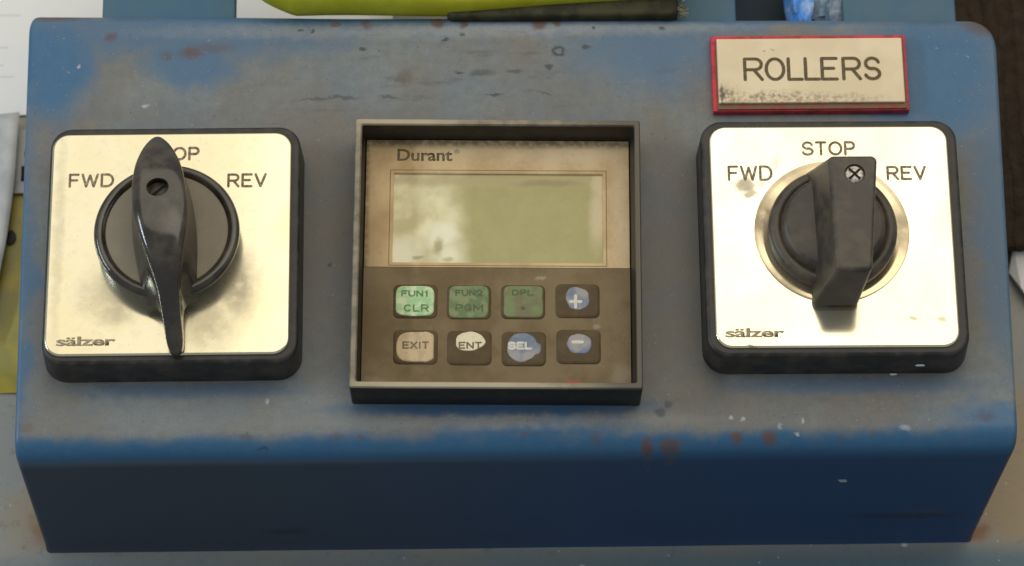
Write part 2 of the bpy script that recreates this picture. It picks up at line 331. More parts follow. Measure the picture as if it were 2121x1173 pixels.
# ------------------------------------------------------------------ mesh helpers
def link(name, me, mat, parent=None, smooth=None, loc=(0, 0, 0), rot=0):
    o = bpy.data.objects.new(name, me); C.objects.link(o)
    if mat is not None and not me.materials: me.materials.append(mat)
    o.location = Vector(loc)*S; o.rotation_euler = (0, 0, rot)
    if parent: o.parent = parent
    if smooth is not None:
        shade(me, smooth)
    return o
def shade(me, ang):
    me.shade_smooth()
    if ang >= 180: return
    me.set_sharp_from_angle(angle=math.radians(ang))
    at = me.attributes.get('sharp_edge') or me.attributes.new('sharp_edge', 'BOOLEAN', 'EDGE')
    for p in me.polygons:                       # flat caps keep a flat normal
        if len(p.vertices) >= 16:
            for li in p.loop_indices: at.data[me.loops[li].edge_index].value = True
def mesh(verts, faces):
    me = bpy.data.meshes.new('mesh'); me.from_pydata([tuple(c*S for c in v) for v in verts], [], faces)
    bm = bmesh.new(); bm.from_mesh(me); bmesh.ops.recalc_face_normals(bm, faces=bm.faces); bm.to_mesh(me); bm.free()
    return me
def stack(rings, cap0=True, cap1=True, closed=True):
    """rings: lists of equal length of 3D points, bridged in order"""
    n = len(rings[0]); V = [p for r in rings for p in r]; F = []
    for i in range(len(rings)-1):
        for j in range(n if closed else n-1):
            k = (j+1) % n
            F.append((i*n+j, i*n+k, (i+1)*n+k, (i+1)*n+j))
    if cap0: F.append(tuple(range(n))[::-1])
    if cap1: F.append(tuple((len(rings)-1)*n+j for j in range(n)))
    return mesh(V, F)
def rrect(w, h, r, z, cx=0, cy=0, n=8):
    r = max(min(r, w/2-.001, h/2-.001), .01); pts = []
    for q, (sx, sy) in enumerate(((1, 1), (-1, 1), (-1, -1), (1, -1))):
        for i in range(n+1):
            a = math.radians(90*q + 90*i/n)
            pts.append((cx+sx*(w/2-r)+r*math.cos(a), cy+sy*(h/2-r)+r*math.sin(a), z))
    return pts
def slab(w, h, r, z0, z1, bev=.5, cx=0, cy=0, draft=0, n=8, seg=4):
    R = [rrect(w+2*draft, h+2*draft, r+draft, z0, cx, cy, n)]
    for i in range(seg+1):
        a = math.pi/2*i/seg
        ins = bev*(1-math.cos(a)); z = z1-bev+bev*math.sin(a)
        R.append(rrect(w-2*ins, h-2*ins, r-ins, z, cx, cy, n))
    return stack(R)
def lathe(prof, n=96, cx=0, cy=0, cap0=True, cap1=True):
    return stack([[(cx+r*math.cos(2*math.pi*j/n), cy+r*math.sin(2*math.pi*j/n), z) for j in range(n)] for r, z in prof], cap0, cap1)
def poly_plate(pts, z0, z1, inset=0.0):
    cx = sum(p[0] for p in pts)/len(pts); cy = sum(p[1] for p in pts)/len(pts)
    R = [[(x, y, z0) for x, y in pts], [(x, y, z1-(z1-z0)*.4) for x, y in pts]]
    R.append([(cx+(x-cx)*(1-inset), cy+(y-cy)*(1-inset), z1) for x, y in pts])
    return stack(R)
def ragged(cx, cy, rx, ry, seed, amp=.06, power=2.0, n=56):
    pts = []
    for i in range(n):
        a = 2*math.pi*i/n; c, s_ = math.cos(a), math.sin(a)
        k = (abs(c)**power+abs(s_)**power)**(-1/power)
        k *= 1+amp*mnoise.noise(Vector((c*1.6+seed, s_*1.6, seed*3.1)))*2+amp*.35*mnoise.noise(Vector((c*7+seed, s_*7, 5.0)))
        pts.append((cx+rx*k*c, cy+ry*k*s_))
    return pts
def boolean_cut(o, cutter_me):
    bpy.context.view_layer.update()
    c = bpy.data.objects.new('cutter', cutter_me); C.objects.link(c); c.matrix_world = o.matrix_world
    md = o.modifiers.new('cut', 'BOOLEAN'); md.operation = 'DIFFERENCE'; md.solver = 'EXACT'; md.object = c
    bpy.context.view_layer.update()
    me = bpy.data.meshes.new_from_object(o.evaluated_get(bpy.context.evaluated_depsgraph_get()))
    o.modifiers.clear(); o.data = me; bpy.data.objects.remove(c)
def text_mesh(body, x0, x1, y0, y1, z, bold=.02, thick=.03, spacing=1.0):
    cu = bpy.data.curves.new('t', 'FONT'); cu.body = body; cu.offset = bold; cu.resolution_u = 4; cu.space_character = spacing
    o = bpy.data.objects.new('t', cu); C.objects.link(o); bpy.context.view_layer.update()
    me = bpy.data.meshes.new_from_object(o.evaluated_get(bpy.context.evaluated_depsgraph_get()))
    bpy.data.objects.remove(o)
    bm = bmesh.new(); bm.from_mesh(me)
    bmesh.ops.remove_doubles(bm, verts=bm.verts, dist=1e-5)
    xs = [v.co.x for v in bm.verts]; ys = [v.co.y for v in bm.verts]
    ax, bx, ay, by = min(xs), max(xs), min(ys), max(ys)
    for v in bm.verts:
        v.co = Vector((x0+(v.co.x-ax)/(bx-ax)*(x1-x0), y0+(v.co.y-ay)/(by-ay)*(y1-y0), z))*S
    g_ = bmesh.ops.extrude_face_region(bm, geom=bm.faces[:])
    for e in g_['geom']:
        if isinstance(e, bmesh.types.BMVert): e.co.z += thick*S
    bmesh.ops.recalc_face_normals(bm, faces=bm.faces)
    bm.to_mesh(me); bm.free(); me.materials.clear()
    return me
def strokes_mesh(strokes, wid, z, thick=.04):
    """engraver's letters: round-ended strokes of one width"""
    V, F = [], []
    def disc(c, zz):
        n = 10; b = len(V)
        for i in range(n): V.append((c[0]+wid/2*math.cos(6.2832*i/n), c[1]+wid/2*math.sin(6.2832*i/n), zz))
        F.append(tuple(range(b, b+n)))
    lift = 0
    for st in strokes:
        for i, p in enumerate(st):
            lift += 1; zz = z+thick+.0004*lift
            disc(p, zz)
            if i+1 < len(st):
                q = st[i+1]; d = Vector((q[0]-p[0], q[1]-p[1]))
                if d.length < 1e-6: continue
                nrm = Vector((-d.y, d.x)).normalized()*wid/2; b = len(V); lift += 1; zz = z+thick+.0004*lift
                for sx, pt in ((1, p), (-1, p), (-1, q), (1, q)): V.append((pt[0]+sx*nrm.x, pt[1]+sx*nrm.y, zz))
                F.append((b, b+1, b+2, b+3))
    return mesh(V, F)
GW = {'I': .15, 'W': 1.35, 'M': 1.15, 'O': 1.1, 'L': .75, 'E': .8, 'F': .75, '1': .6, 'T': .85, 'D': 1.0, 'R': .9, 'P': .85}
def stroke_text(body, x0, x1, y0, y1, z, wid, thick=.03):
    ws = [GW.get(c, .9) for c in body]; gap = .38
    k = (x1-x0-wid)/(sum(ws)+gap*(len(body)-1)); x = x0+wid/2; st = []
    for c, w_ in zip(body, ws):
        st += glyph(c, x, y0+wid/2, w_*k, y1-y0-wid); x += (w_+gap)*k
    return strokes_mesh(st, wid, z, thick)
def thing(name, label, cat, loc=(0, 0, 0), rot=0, group=None):
    o = bpy.data.objects.new(name, None); C.objects.link(o); o.location = Vector(loc)*S; o.rotation_euler = (0, 0, rot)
    o.empty_display_size = .02; tag(o, label, cat, group); return o
def tag(o, label=None, cat=None, group=None, kind=None):
    if label: o['label'] = label
    if cat: o['category'] = cat
    if group: o['group'] = group
    if kind: o['kind'] = kind
    return o

# ------------------------------------------------------------------ the machine bed
V = []; F = []
nx, ny = 60, 50
for j in range(ny+1):
    for i in range(nx+1):
        x = -700+1420*i/nx; y = -500+1100*j/ny
        V.append((x, y, -55+.25*mnoise.noise(Vector((x*.02, y*.02, 1)))))
for j in range(ny):
    for i in range(nx):
        a = j*(nx+1)+i; F.append((a, a+1, a+nx+2, a+nx+1))
bed = link('machine_bed', mesh(V, F), M['bed'], smooth=180); tag(bed, kind='structure')

# ------------------------------------------------------------------ blue control box
box = thing('control_box', 'worn blue painted steel control box with folded front, rusty corners and grimy face', 'control box')
def profile(yb, ext):
    """outline (y,z) of the folded sheet from back foot over the face to the front foot; ext insets it"""
    P = []
    rb = 4.0; rf = 6.0
    P.append((yb, -54.6)); P.append((yb, -30)); P.append((yb, -rb-4))
    for i in range(9):
        a = math.pi/2*i/8; P.append((yb-rb+rb*math.cos(a), -rb+rb*math.sin(a)))
    y1 = yb-rb
    for k in range(1, 12): P.append((y1+(-45.6-y1)*k/12, 0))
    lean = math.atan2(6.0, 49.0); cy, cz = -45.6, -rf
    A = math.pi/2-lean
    for i in range(11):
        a = A*i/10; P.append((cy-rf*math.sin(a), cz+rf*math.cos(a)))
    y0, z0 = P[-1]
    for k in range(1, 7):
        t = k/6; P.append((y0+(-57.4-y0)*t, z0+(-51.5-z0)*t))
    P.append((-57.7, -53.3)); P.append((-58.3, -54.6)); P.append((-58.6, -55.2))
    return P
def inset_profile(P, d):
    out = []
    for i, p in enumerate(P):
        a = P[max(i-1, 0)]; b = P[min(i+1, len(P)-1)]
        t = Vector((b[0]-a[0], b[1]-a[1])).normalized(); nrm = Vector((t.y, -t.x))
        if nrm.dot(Vector((5-p[0], -30-p[1]))) < 0: nrm = -nrm
        out.append((p[0]+nrm.x*d, p[1]+nrm.y*d))
    return out
r_edge = 1.3
cols = [(0, r_edge*(1-math.cos(math.pi/2*k/6)), 0) for k in range(7)]
xs_l = [r_edge*(1-math.cos(math.pi/2*k/6)) for k in range(7)]+[2, 2.6, 3.4, 4.5, 6, 8]
xs_m = [8+(242-8)*k/40 for k in range(1, 41)]
tot = 250.0
xs = xs_l+[x for x in xs_m if x < tot-8.01]+[tot-x for x in reversed(xs_l)]
rings = []
for xx in xs:
    dl, dr = xx, tot-xx
    d = r_edge-math.sqrt(max(0, r_edge**2-max(0, r_edge-min(dl, dr))**2))
    def cr(dd, R): return R-math.sqrt(max(0, R*R-max(0, R-dd)**2))
    u = xx/tot; yb = 70.9+(66.8-70.9)*u-cr(dl, 2.6)-cr(dr, 7.0)
    P = inset_profile(profile(yb, 0), d); ring = []
    for (y, z) in P:
        ty = (y+48)/(118); tz = -z/55
        xl = -121.0-1.4*max(0, ty)+1.4*tz; xr = 126.0+2.5*max(0, ty)-4.8*tz
        wob = .18*mnoise.noise(Vector((xx*.03, y*.03, z*.03)))
        ring.append((xl+(xr-xl)*u, y+wob, z+wob))
    rings.append(ring)
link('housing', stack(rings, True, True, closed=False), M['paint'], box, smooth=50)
def tab(x0, x1, y0, y1, z, name='mounting_tab'):
    return link(name, slab(x1-x0, y1-y0, 1.2, z-3, z, .5, (x0+x1)/2, (y0+y1)/2), M['tab'], box, smooth=40)
tab(-104.0, -69.2, 66.5, 110, -4.5)
tab(43, 61.5, 64.5, 110, -5.0); tab(89.5, 119.0, 62.5, 110, -5.0)
link('dark_gap_sheet', slab(30, 50, 1, -24, -22, .4, 76, 90), M['navy'], box, smooth=40)  # navy sheet standing in for the dark gap between the tabs

# ------------------------------------------------------------------ name plate
npl = thing('name_plate', 'cream engraved ROLLERS name plate with red edge above the right switch', 'sign', (79.1, 49.85, .4), -.003)
link('red_backing', slab(50.3, 21.6, .35, -.5, 1.7, .25), M['red'], npl, smooth=40)
o = link('side_layer', slab(48.6, 20.1, .3, 1.7, 2.2, .2, .25, -.45), M['laminate_side'], npl, smooth=40)
link('face_layer', slab(47.7, 18.4, .25, 2.2, 3.0, .3, .15, .15), M['laminate'], npl, smooth=40)
def arc(cx, cy, rx, ry, a0, a1, n=14): return [(cx+rx*math.cos(math.radians(a0+(a1-a0)*i/n)), cy+ry*math.sin(math.radians(a0+(a1-a0)*i/n))) for i in range(n+1)]
def glyph(ch, x, y, w, h):
    if ch == 'F': return [[(x+w, y+h), (x, y+h), (x, y)], [(x, y+h*.52), (x+w*.85, y+h*.52)]]
    if ch == 'W': return [[(x, y+h), (x+w*.25, y), (x+w*.5, y+h*.92), (x+w*.75, y), (x+w, y+h)]]
    if ch == 'V': return [[(x, y+h), (x+w*.5, y), (x+w, y+h)]]
    if ch == 'X': return [[(x, y+h), (x+w, y)], [(x, y), (x+w, y+h)]]
    if ch == 'I': return [[(x+w/2, y), (x+w/2, y+h)]]
    if ch == 'T': return [[(x, y+h), (x+w, y+h)], [(x+w/2, y+h), (x+w/2, y)]]
    if ch == 'D': return [[(x, y), (x, y+h), (x+w*.45, y+h)]+arc(x+w*.45, y+h/2, w*.55, h/2, 90, -90)+[(x, y)]]
    if ch == 'P': return [[(x, y), (x, y+h), (x+w*.6, y+h)]+arc(x+w*.6, y+h*.73, w*.38, h*.27, 90, -90)+[(x, y+h*.46)]]
    if ch == 'N': return [[(x, y), (x, y+h), (x+w, y), (x+w, y+h)]]
    if ch == 'M': return [[(x, y), (x, y+h), (x+w/2, y+h*.2), (x+w, y+h), (x+w, y)]]
    if ch == 'U': return [[(x, y+h), (x, y+h*.35)]+arc(x+w/2, y+h*.35, w/2, h*.35, 180, 360)+[(x+w, y+h)]]
    if ch == 'C': return [arc(x+w/2, y+h/2, w/2, h/2, 45, 315, 20)]
    if ch == 'G': return [arc(x+w/2, y+h/2, w/2, h/2, 45, 330, 20)+[(x+w, y+h*.45), (x+w*.6, y+h*.45)]]
    if ch == '1': return [[(x+w*.2, y+h*.75), (x+w*.55, y+h), (x+w*.55, y)]]
    if ch == '2': return [arc(x+w/2, y+h*.7, w/2, h*.3, 170, -30)+[(x, y), (x+w, y)]]
    if ch == '+': return [[(x, y+h/2), (x+w, y+h/2)], [(x+w/2, y), (x+w/2, y+h)]]
    if ch == '-': return [[(x, y+h/2), (x+w, y+h/2)]]
    if ch == 'L': return [[(x, y+h), (x, y), (x+w, y)]]
    if ch == 'E': return [[(x+w, y+h), (x, y+h), (x, y), (x+w, y)], [(x, y+h*.52), (x+w*.8, y+h*.52)]]
    if ch == 'O': return [arc(x+w/2, y+h/2, w/2, h/2, 0, 360, 28)]
    if ch == 'R': return [[(x, y), (x, y+h), (x+w*.62, y+h)]+arc(x+w*.62, y+h*.74, w*.36, h*.26, 90, -90)+[(x, y+h*.48)], [(x+w*.52, y+h*.48), (x+w, y)]]
    if ch == 'S': return [arc(x+w/2, y+h*.74, w*.46, h*.26, 15, 270, 16)+arc(x+w/2, y+h*.25, w*.5, h*.25+.02, 90, -165, 16)]
st = []
for ch, a, b in (('R', 1539, 1574), ('O', 1583, 1619), ('L', 1629, 1656), ('L', 1664, 1691), ('E', 1698, 1728), ('R', 1742, 1776), ('S', 1787, 1816)):
    xa = 54.4+(a-1475)*.1247-79.1; xb = 54.4+(b-1475)*.1247-79.1
    st += glyph(ch, xa, -2.45, xb-xa, 5.9)
link('lettering', strokes_mesh(st, .88, 2.99, .03), M['engrave'], npl)

# ------------------------------------------------------------------ rotary switches
def switch_base(root, plate_mat, texts, logo, bw=64.6, bx=.2):
    link('switch_body', slab(bw, 64.0, 5.5, -.5, 10.9, 1.0, bx, 0, draft=.5), M['body'], root, smooth=40)
    pl = link('face_plate', slab(60.0, 60.0, 4.2, 10.4, 11.6, .55), plate_mat, root, smooth=40)
    for body, x0, x1, y0, y1 in texts:
        link('lettering', stroke_text(body, x0, x1, y0, y1, 11.6, .66, .01), M['ink'], pl)
    lx, ly = logo
    link('maker_mark', text_mesh('s\u00e4lzer', lx, lx+14.6, ly, ly+2.5, 11.6, .03, .02, .95), M['ink_logo'], pl)
    return pl

def dark_screw(parent, x, y, z, r, mat, cross=False, ang=.5):
    s = link('screw', lathe([(r, z-1.2), (r, z-.25), (r*.86, z), (r*.1, z+.12)], 32, x, y), mat, parent, smooth=40)
    for k in range(2 if cross else 1):
        a = ang+k*math.pi/2; L = r*.86; hw = r*.13; c, sn = math.cos(a), math.sin(a)
        pts = [(x+u*c-v*sn, y+u*sn+v*c) for u, v in ((-L, -hw), (L, -hw), (L, hw), (-L, hw))]
        link('screw_slot', poly_plate(pts, z+.02, z+.17+.01*k, 0), M['slot'], s)
    return s

# left switch: long curved lever
sl = thing('rotary_switch', 'left rotary switch with long curved glossy black lever and dim-tinted FWD STOP REV plate', 'rotary switch', (-83.1, 0, 0), 0, 'FWD STOP REV rotary switches on the blue box')
switch_base(sl, M['plate_left'], [('FWD', -25.6, -14.2, 15.2, 19.1), ('REV', 14.0, 23.9, 14.8, 18.7), ('STOP', -6.6, 7.0, 22.4, 26.2)], (-27.0, -27.4), 62.8, .75)
knob = link('knob_disc', lathe([(15.2, 11.62), (16.4, 13.5), (17.6, 16.2), (17.95, 17.6), (17.9, 18.5), (17.5, 19.2), (16.9, 19.55), (16.2, 19.55), (15.6, 19.2), (15.2, 18.6), (15.1, 18.5)], 128, 0, 0), M['knob'], sl, smooth=50)
link('disc_insert', lathe([(15.05, 17.5), (15.05, 18.62), (14.9, 18.72)], 96), M['knob_disc'], knob, smooth=40)
# lever: loft along its length.  station: y, crest half width, crest height, foot half width, foot z, ridge rise
ST = [(26.6, .15, 17.2, .15, 16.9), (26.0, .8, 18.3, .8, 16.8), (24.5, 1.7, 20.0, 1.7, 16.7), (22.0, 2.9, 22.4, 2.9, 16.9), (19.0, 3.9, 24.6, 4.1, 17.2), (16.5, 4.6, 26.2, 5.2, 18.0),
      (14.0, 5.15, 27.5, 6.1, 18.4), (10.0, 5.7, 29.1, 6.9, 18.4), (6.0, 5.95, 30.2, 7.5, 18.4), (2.0, 5.95, 30.9, 7.9, 18.4), (-2.0, 5.6, 31.1, 8.0, 18.4), (-6.0, 4.9, 30.8, 7.9, 18.4),
      (-10.0, 4.0, 29.9, 7.5, 18.4), (-13.5, 3.2, 28.6, 7.2, 18.4), (-15.8, 2.7, 27.2, 7.0, 17.4), (-17.9, 2.4, 25.7, 6.9, 14.4), (-18.1, 2.35, 25.5, 6.5, 14.3), (-18.5, 2.3, 25.2, 4.0, 14.2), (-20.5, 2.2, 23.5, 2.7, 14.3), (-23.5, 2.2, 20.8, 2.4, 13.5),
      (-26.5, 2.15, 18.0, 2.2, 12.8), (-28.8, 2.0, 15.9, 2.0, 12.3), (-30.2, 1.5, 14.6, 1.5, 12.2), (-30.9, .6, 13.7, .6, 12.3)]
def lever_rings():
    R = []
    for (y, wt, zt, wf, zf) in ST:
        if y > -22: wt *= 1.14
        if -18 < y < 14: wf *= 1.04
        H = zt-zf; r = []
        half = []
        for k in range(15):
            t = k/14
            if t < .45:                                   # flank, concave towards the crest
                q = t/.45; e = 1.35+.85*min(1, max(0, (y+10)/16)); wv = wf+(wt-wf)*(1-(1-q)**e); z = zf+H*.80*q
            else:                                          # rounded shoulder up to a soft ridge
                q = (t-.45)/.55; a = q*math.pi/2
                wv = wt*math.cos(a)**.62 if q < 1 else 0; z = zf+H*.80+H*.20*math.sin(a)**.75
            half.append((wv, z))
        r = [(wv, y, z) for wv, z in half]+[(-wv, y, z) for wv, z in reversed(half[:-1])]
        R.append(r)
    return R
lev = link('lever', stack(lever_rings()), M['knob'], sl, rot=math.radians(6.0), loc=(-.5, 0, 0))
sub = lev.modifiers.new('s', 'SUBSURF'); sub.levels = 2; sub.render_levels = 2
bpy.context.view_layer.update()
me = bpy.data.meshes.new_from_object(lev.evaluated_get(bpy.context.evaluated_depsgraph_get())); lev.modifiers.clear(); lev.data = me
hole = lathe([(2.75, 26.6), (2.75, 40)], 48, -.2, 6.9)
boolean_cut(lev, hole); shade(lev.data, 38)
dark_screw(lev, -.2, 6.9, 27.4, 2.5, M['screw_dark'], False, .62)

# right switch: square block knob
sr = thing('rotary_switch', 'right rotary switch with square-ended black block knob, bright screw and bright-tinted plate under ROLLERS', 'rotary switch', (81.6, .1, 0), -.006, 'FWD STOP REV rotary switches on the blue box')
plr = switch_base(sr, M['plate_right'], [('FWD', -25.6, -14.3, 14.9, 19.2), ('REV', 14.2, 24.2, 14.9, 18.9), ('STOP', -6.8, 6.8, 21.8, 25.8)], (-27.6, -27.3))
link('base_ring', lathe([(19.3, 11.55), (19.25, 11.68), (19.0, 11.78), (17.2, 11.8), (16.9, 11.72), (15.5, 11.7)], 128, -.2, .9), M['ring'], sr, smooth=40)
kd = link('knob_disc', lathe([(15.3, 11.62), (15.8, 12.2), (16.0, 14.0), (15.9, 15.4), (15.3, 16.3), (14.3, 16.7), (13.6, 16.6), (13.1, 16.2), (12.9, 16.4), (12.7, 17.8), (12.3, 18.5), (11.4, 18.9), (6, 19.1)], 128, -.3, .3), M['knob_matt'], sr, smooth=40)
def quad_ring(x0t, x1t, yt, x0b, x1b, yb, r, z, n=8):
    """tapered rounded bar outline: upper end at yt, lower end at yb"""
    cs = [(x1t-r, yt-r), (x0t+r, yt-r), (x0b+r, yb+r), (x1b-r, yb+r)]; pts = []
    for q, (cx, cy) in enumerate(cs):
        for i in range(n+1):
            a = math.radians(90*q+90*i/n); pts.append((cx+r*math.cos(a), cy+r*math.sin(a), z))
    return pts
ox = 81.6
low = dict(x0t=74.9-ox, x1t=91.0-ox, yt=16.3, x0b=75.8-ox, x1b=87.0-ox, yb=-19.6, r=1.5)
top_ = dict(x0t=79.1-ox, x1t=91.0-ox, yt=12.3, x0b=79.7-ox, x1b=88.6-ox, yb=-18.2, r=1.5)
def lerp_ring(t, ins, z):
    d = {k: low[k]+(top_[k]-low[k])*t for k in low}
    return quad_ring(d['x0t']+ins, d['x1t']-ins, d['yt']-ins, d['x0b']+ins, d['x1b']-ins, d['yb']+ins, max(.3, d['r']-ins*.5), z)
R = [lerp_ring(0, .6, 12.9), lerp_ring(.0, 0, 13.4)]
for t in (.2, .4, .6, .8): R.append(lerp_ring(t, 0, 13.4+18.0*t))
for i in range(7):
    a = math.pi/2*i/6; R.append(lerp_ring(.97+.005*i, 1.0*(1-math.cos(a)), 31.0+1.0*math.sin(a)))
blk = link('grip', stack(R), M['knob_matt'], sr, smooth=35)
boolean_cut(blk, lathe([(2.55, 31.0), (2.55, 36)], 40, 3.75, 7.4)); shade(blk.data, 35)
dark_screw(blk, 3.75, 7.4, 31.75, 2.25, M['screw'], True, .75)

for px_, pz_, rr_ in ((102.2-81.6, 5.6, .9), (96-81.6, .9, .7)):
    f_ = link('paint_fleck', poly_plate(ragged(0, 0, rr_*1.3, rr_*.6, px_, .2, 2, 16), 0, .15, .1), M['paper'], sr)
    f_.location = Vector((px_, -32.45 if pz_ > 3 else -33.0, pz_))*S; f_.rotation_euler = (math.radians(85), 0, 0)
# ------------------------------------------------------------------ digital counter
cn = thing('digital_counter', 'square digital counter with blank greenish display and eight grimy keys in a deep bezel', 'counter', (-1.9, -3.5, 0), -.018)
def ringstack(levels, r0=.6):
    return stack([rrect(wd, ht, rr, z, cx, cy, 4) for wd, ht, rr, z, cx, cy in levels], False, False)
link('bezel', ringstack([(71.2, 72.2, .7, -.4, 0, 0), (71.6, 72.6, .7, 11.6, 0, 0), (71.0, 72.0, .6, 12.1, 0, 0), (69.0, 69.8, .5, 12.1, 0, 0), (68.4, 69.2, .5, 11.6, .1, 0), (66.8, 68.4, .5, 3.2, 0, 0)]), M['bezel'], cn, smooth=35)
link('case_floor', slab(68.2, 69.2, .4, 1.5, 2.9, .1), M['slot'], cn)
# film: upper frame with the display opening, lower sheet with the keys
wx0, wx1, wy0, wy1 = -26.2, 26.6, .4, 24.9        # opening, local mm
up = stack([[(-33.2, -.9, 3.0), (33.2, -.9, 3.0), (33.2, 34.1, 3.0), (-33.2, 34.1, 3.0)],
            [(-33.2, -.9, 4.0), (33.2, -.9, 4.0), (33.2, 34.1, 4.0), (-33.2, 34.1, 4.0)],
            [(wx0-.3, wy0-.3, 4.0), (wx1+.3, wy0-.3, 4.0), (wx1+.3, wy1+.3, 4.0), (wx0-.3, wy1+.3, 4.0)],
            [(wx0, wy0, 3.85), (wx1, wy0, 3.85), (wx1, wy1, 3.85), (wx0, wy1, 3.85)],
            [(wx0, wy0, 3.0), (wx1, wy0, 3.0), (wx1, wy1, 3.0), (wx0, wy1, 3.0)]], False, False)
film = link('upper_film', up, M['film_upper'], cn)
line = stack([[(wx0-e, wy0-e, 4.02), (wx1+e, wy0-e, 4.02), (wx1+e, wy1+e, 4.02), (wx0-e, wy1+e, 4.02)] for e in (.95, .78)], False, False)
link('window_line', line, M['ink_line'], film)
link('lettering', text_mesh('Durant', -25.4, -11.5, 28.3, 31.6, 4.0, .022, .02), M['ink_tan'], film)
link('lettering', text_mesh('\u00ae', -11.0, -9.7, 30.4, 31.7, 4.0, .0, .02), M['ink_tan'], film)
link('display_window', slab(53.4, 25.0, .2, 2.9, 3.35, .1, .2, 12.65), M['lcd'], cn)
link('keypad_film', slab(66.6, 32.9, .3, 3.0, 4.05, .1, 0, -17.45), M['film_lower'], cn)
def kx(px): return -22.3+(px-860)*.12+1.9
def ky(py): return -13.0-(py-622)*.1306+3.1
def kp(px, py):
    x, y = kx(px), ky(py)-.0012*(px-860); a = .018
    return x*math.cos(a)-y*math.sin(a), x*math.sin(a)+y*math.cos(a)
KEYS = [('green', 860, 622), ('dull', 971, 624), ('faint', 1083, 624), ('plus', 1196, 622), ('tan', 860, 716), ('cream', 971, 718), ('sel', 1083, 720), ('minus', 1196, 716)]
LAB = {'green': 'bright pale green key, lettering worn', 'dull': 'dull green key', 'faint': 'almost bare green key with a dot', 'plus': 'blue plus key worn round', 'tan': 'tan EXIT key',
       'cream': 'cream ENT key worn to an oval', 'sel': 'blue SEL key worn round', 'minus': 'blue minus key worn round'}
def put_text(parent, body, px0, px1, py0, py1, mat, z=4.5, wid=.42):
    x0, y1 = kp(px0, py0); x1, y0 = kp(px1, py1)
    link('lettering', stroke_text(body, x0, x1, y0, y1, z, wid, .01), mat, parent)
for kind, px, py in KEYS:
    x, y = kp(px, py)
    b = link('key', stack([rrect(11.0, 9.2, 1.4, 3.95, x, y, 5), rrect(10.9, 9.1, 1.4, 4.12, x, y, 5), rrect(10.4, 8.6, 1.5, 4.28, x, y, 5), rrect(9.6, 7.8, 1.5, 4.38, x, y, 5)]), M['key'], cn, smooth=60)
    b['label'] = LAB[kind]
    if kind == 'green': pts = ragged(x-.1, y, 4.75, 4.0, 1.3, .02, 5); m_ = M['key_green']
    elif kind == 'dull': pts = ragged(x, y, 4.9, 4.3, 2.3, .02, 7); m_ = M['key_green_dull']
    elif kind == 'faint': pts = ragged(x+.1, y, 4.9, 4.2, 3.3, .03, 7); m_ = M['key_green_faint']
    elif kind == 'plus': pts = ragged(x+.1, y+.6, 2.9, 3.0, 4.3, .05, 2.3); m_ = M['key_blue']
    elif kind == 'tan':
        pts = [(px_, py_) for px_, py_ in ragged(x, y, 4.7, 4.0, 5.3, .02, 3.0)]
        pts = [(min(a, x+4.4) if True else a, c_2) if a < x+1 else (min(x+4.5, x+(a-x)*1.12), y+(c_2-y)*(1.0+.05*(a > x+2))) for a, c_2 in pts]; m_ = M['key_tan']
    elif kind == 'cream': pts = ragged(x+.1, y+1.7, 3.6, 2.65, 6.3, .06, 2.1); m_ = M['key_cream']
    elif kind == 'sel':
        pts = [(a+(.8 if a > x+1.5 and abs(c_2-y) < 1.5 else 0), c_2) for a, c_2 in ragged(x-.45, y+.3, 3.75, 3.8, 7.3, .04, 2.1)]; m_ = M['key_blue']
    else: pts = ragged(x+.2, y+.75, 2.9, 2.65, 8.3, .09, 2.3); m_ = M['key_blue']
    link('colour_patch', poly_plate(pts, 4.2, 4.5, .05), m_, b, smooth=30)
    if kind == 'green':
        put_text(b, 'FUN1', 831, 889, 600, 614, M['ink_green']); put_text(b, 'CLR', 836, 888, 629, 645, M['ink_green'])
    if kind == 'dull':
        put_text(b, 'FUN2', 943, 1000, 599, 613, M['ink_faint']); put_text(b, 'PGM', 943, 1000, 629, 644, M['ink_faint'])
    if kind == 'faint':
        put_text(b, 'DPL', 1060, 1105, 599, 612, M['ink_faint'])
        qx, qy = kp(1083, 637); link('dot', lathe([(.55, 4.48), (.5, 4.56)], 16, qx, qy), M['ink_faint'], b)
    if kind == 'plus': put_text(b, '+', 1178, 1206, 609, 639, M['ink_cream'], wid=.75)
    if kind == 'minus': put_text(b, '-', 1181, 1207, 703, 711, M['ink_cream'], wid=.8)
    if kind == 'tan': put_text(b, 'EXIT', 833, 888, 705, 721, M['ink_tan'])
    if kind == 'cream': put_text(b, 'ENT', 949, 997, 706, 721, M['ink_tan'])
    if kind == 'sel': put_text(b, 'SEL', 1050, 1100, 706, 723, M['ink_cream'], wid=.6)

# ------------------------------------------------------------------ things around the box
def sheet(pts, z, name, mat, label, cat, thick=.25):
    o = link(name, poly_plate(pts, z, z+thick, 0), mat); tag(o, label, cat); return o
psheet = thing('paper_sheet', 'large white paper sheet lying behind the top left corner of the blue box', 'paper', (-140, 90, -54.4))
link('sheet', poly_plate([(-70, -22), (13, -22.5), (14, -8), (110, -6), (112, 60), (-70, 60)], 0, .25, 0), M['paper'], psheet)
for k, (py, ln) in enumerate(((-2, 6), (-7.5, 5), (-11, 8), (-14.5, 3), (8, 9))):
    link('print_line', poly_plate([(-2, py), (-2+ln, py), (-2+ln, py+.5), (-2, py+.5)], .25, .28, 0), M['faint_print'], psheet)
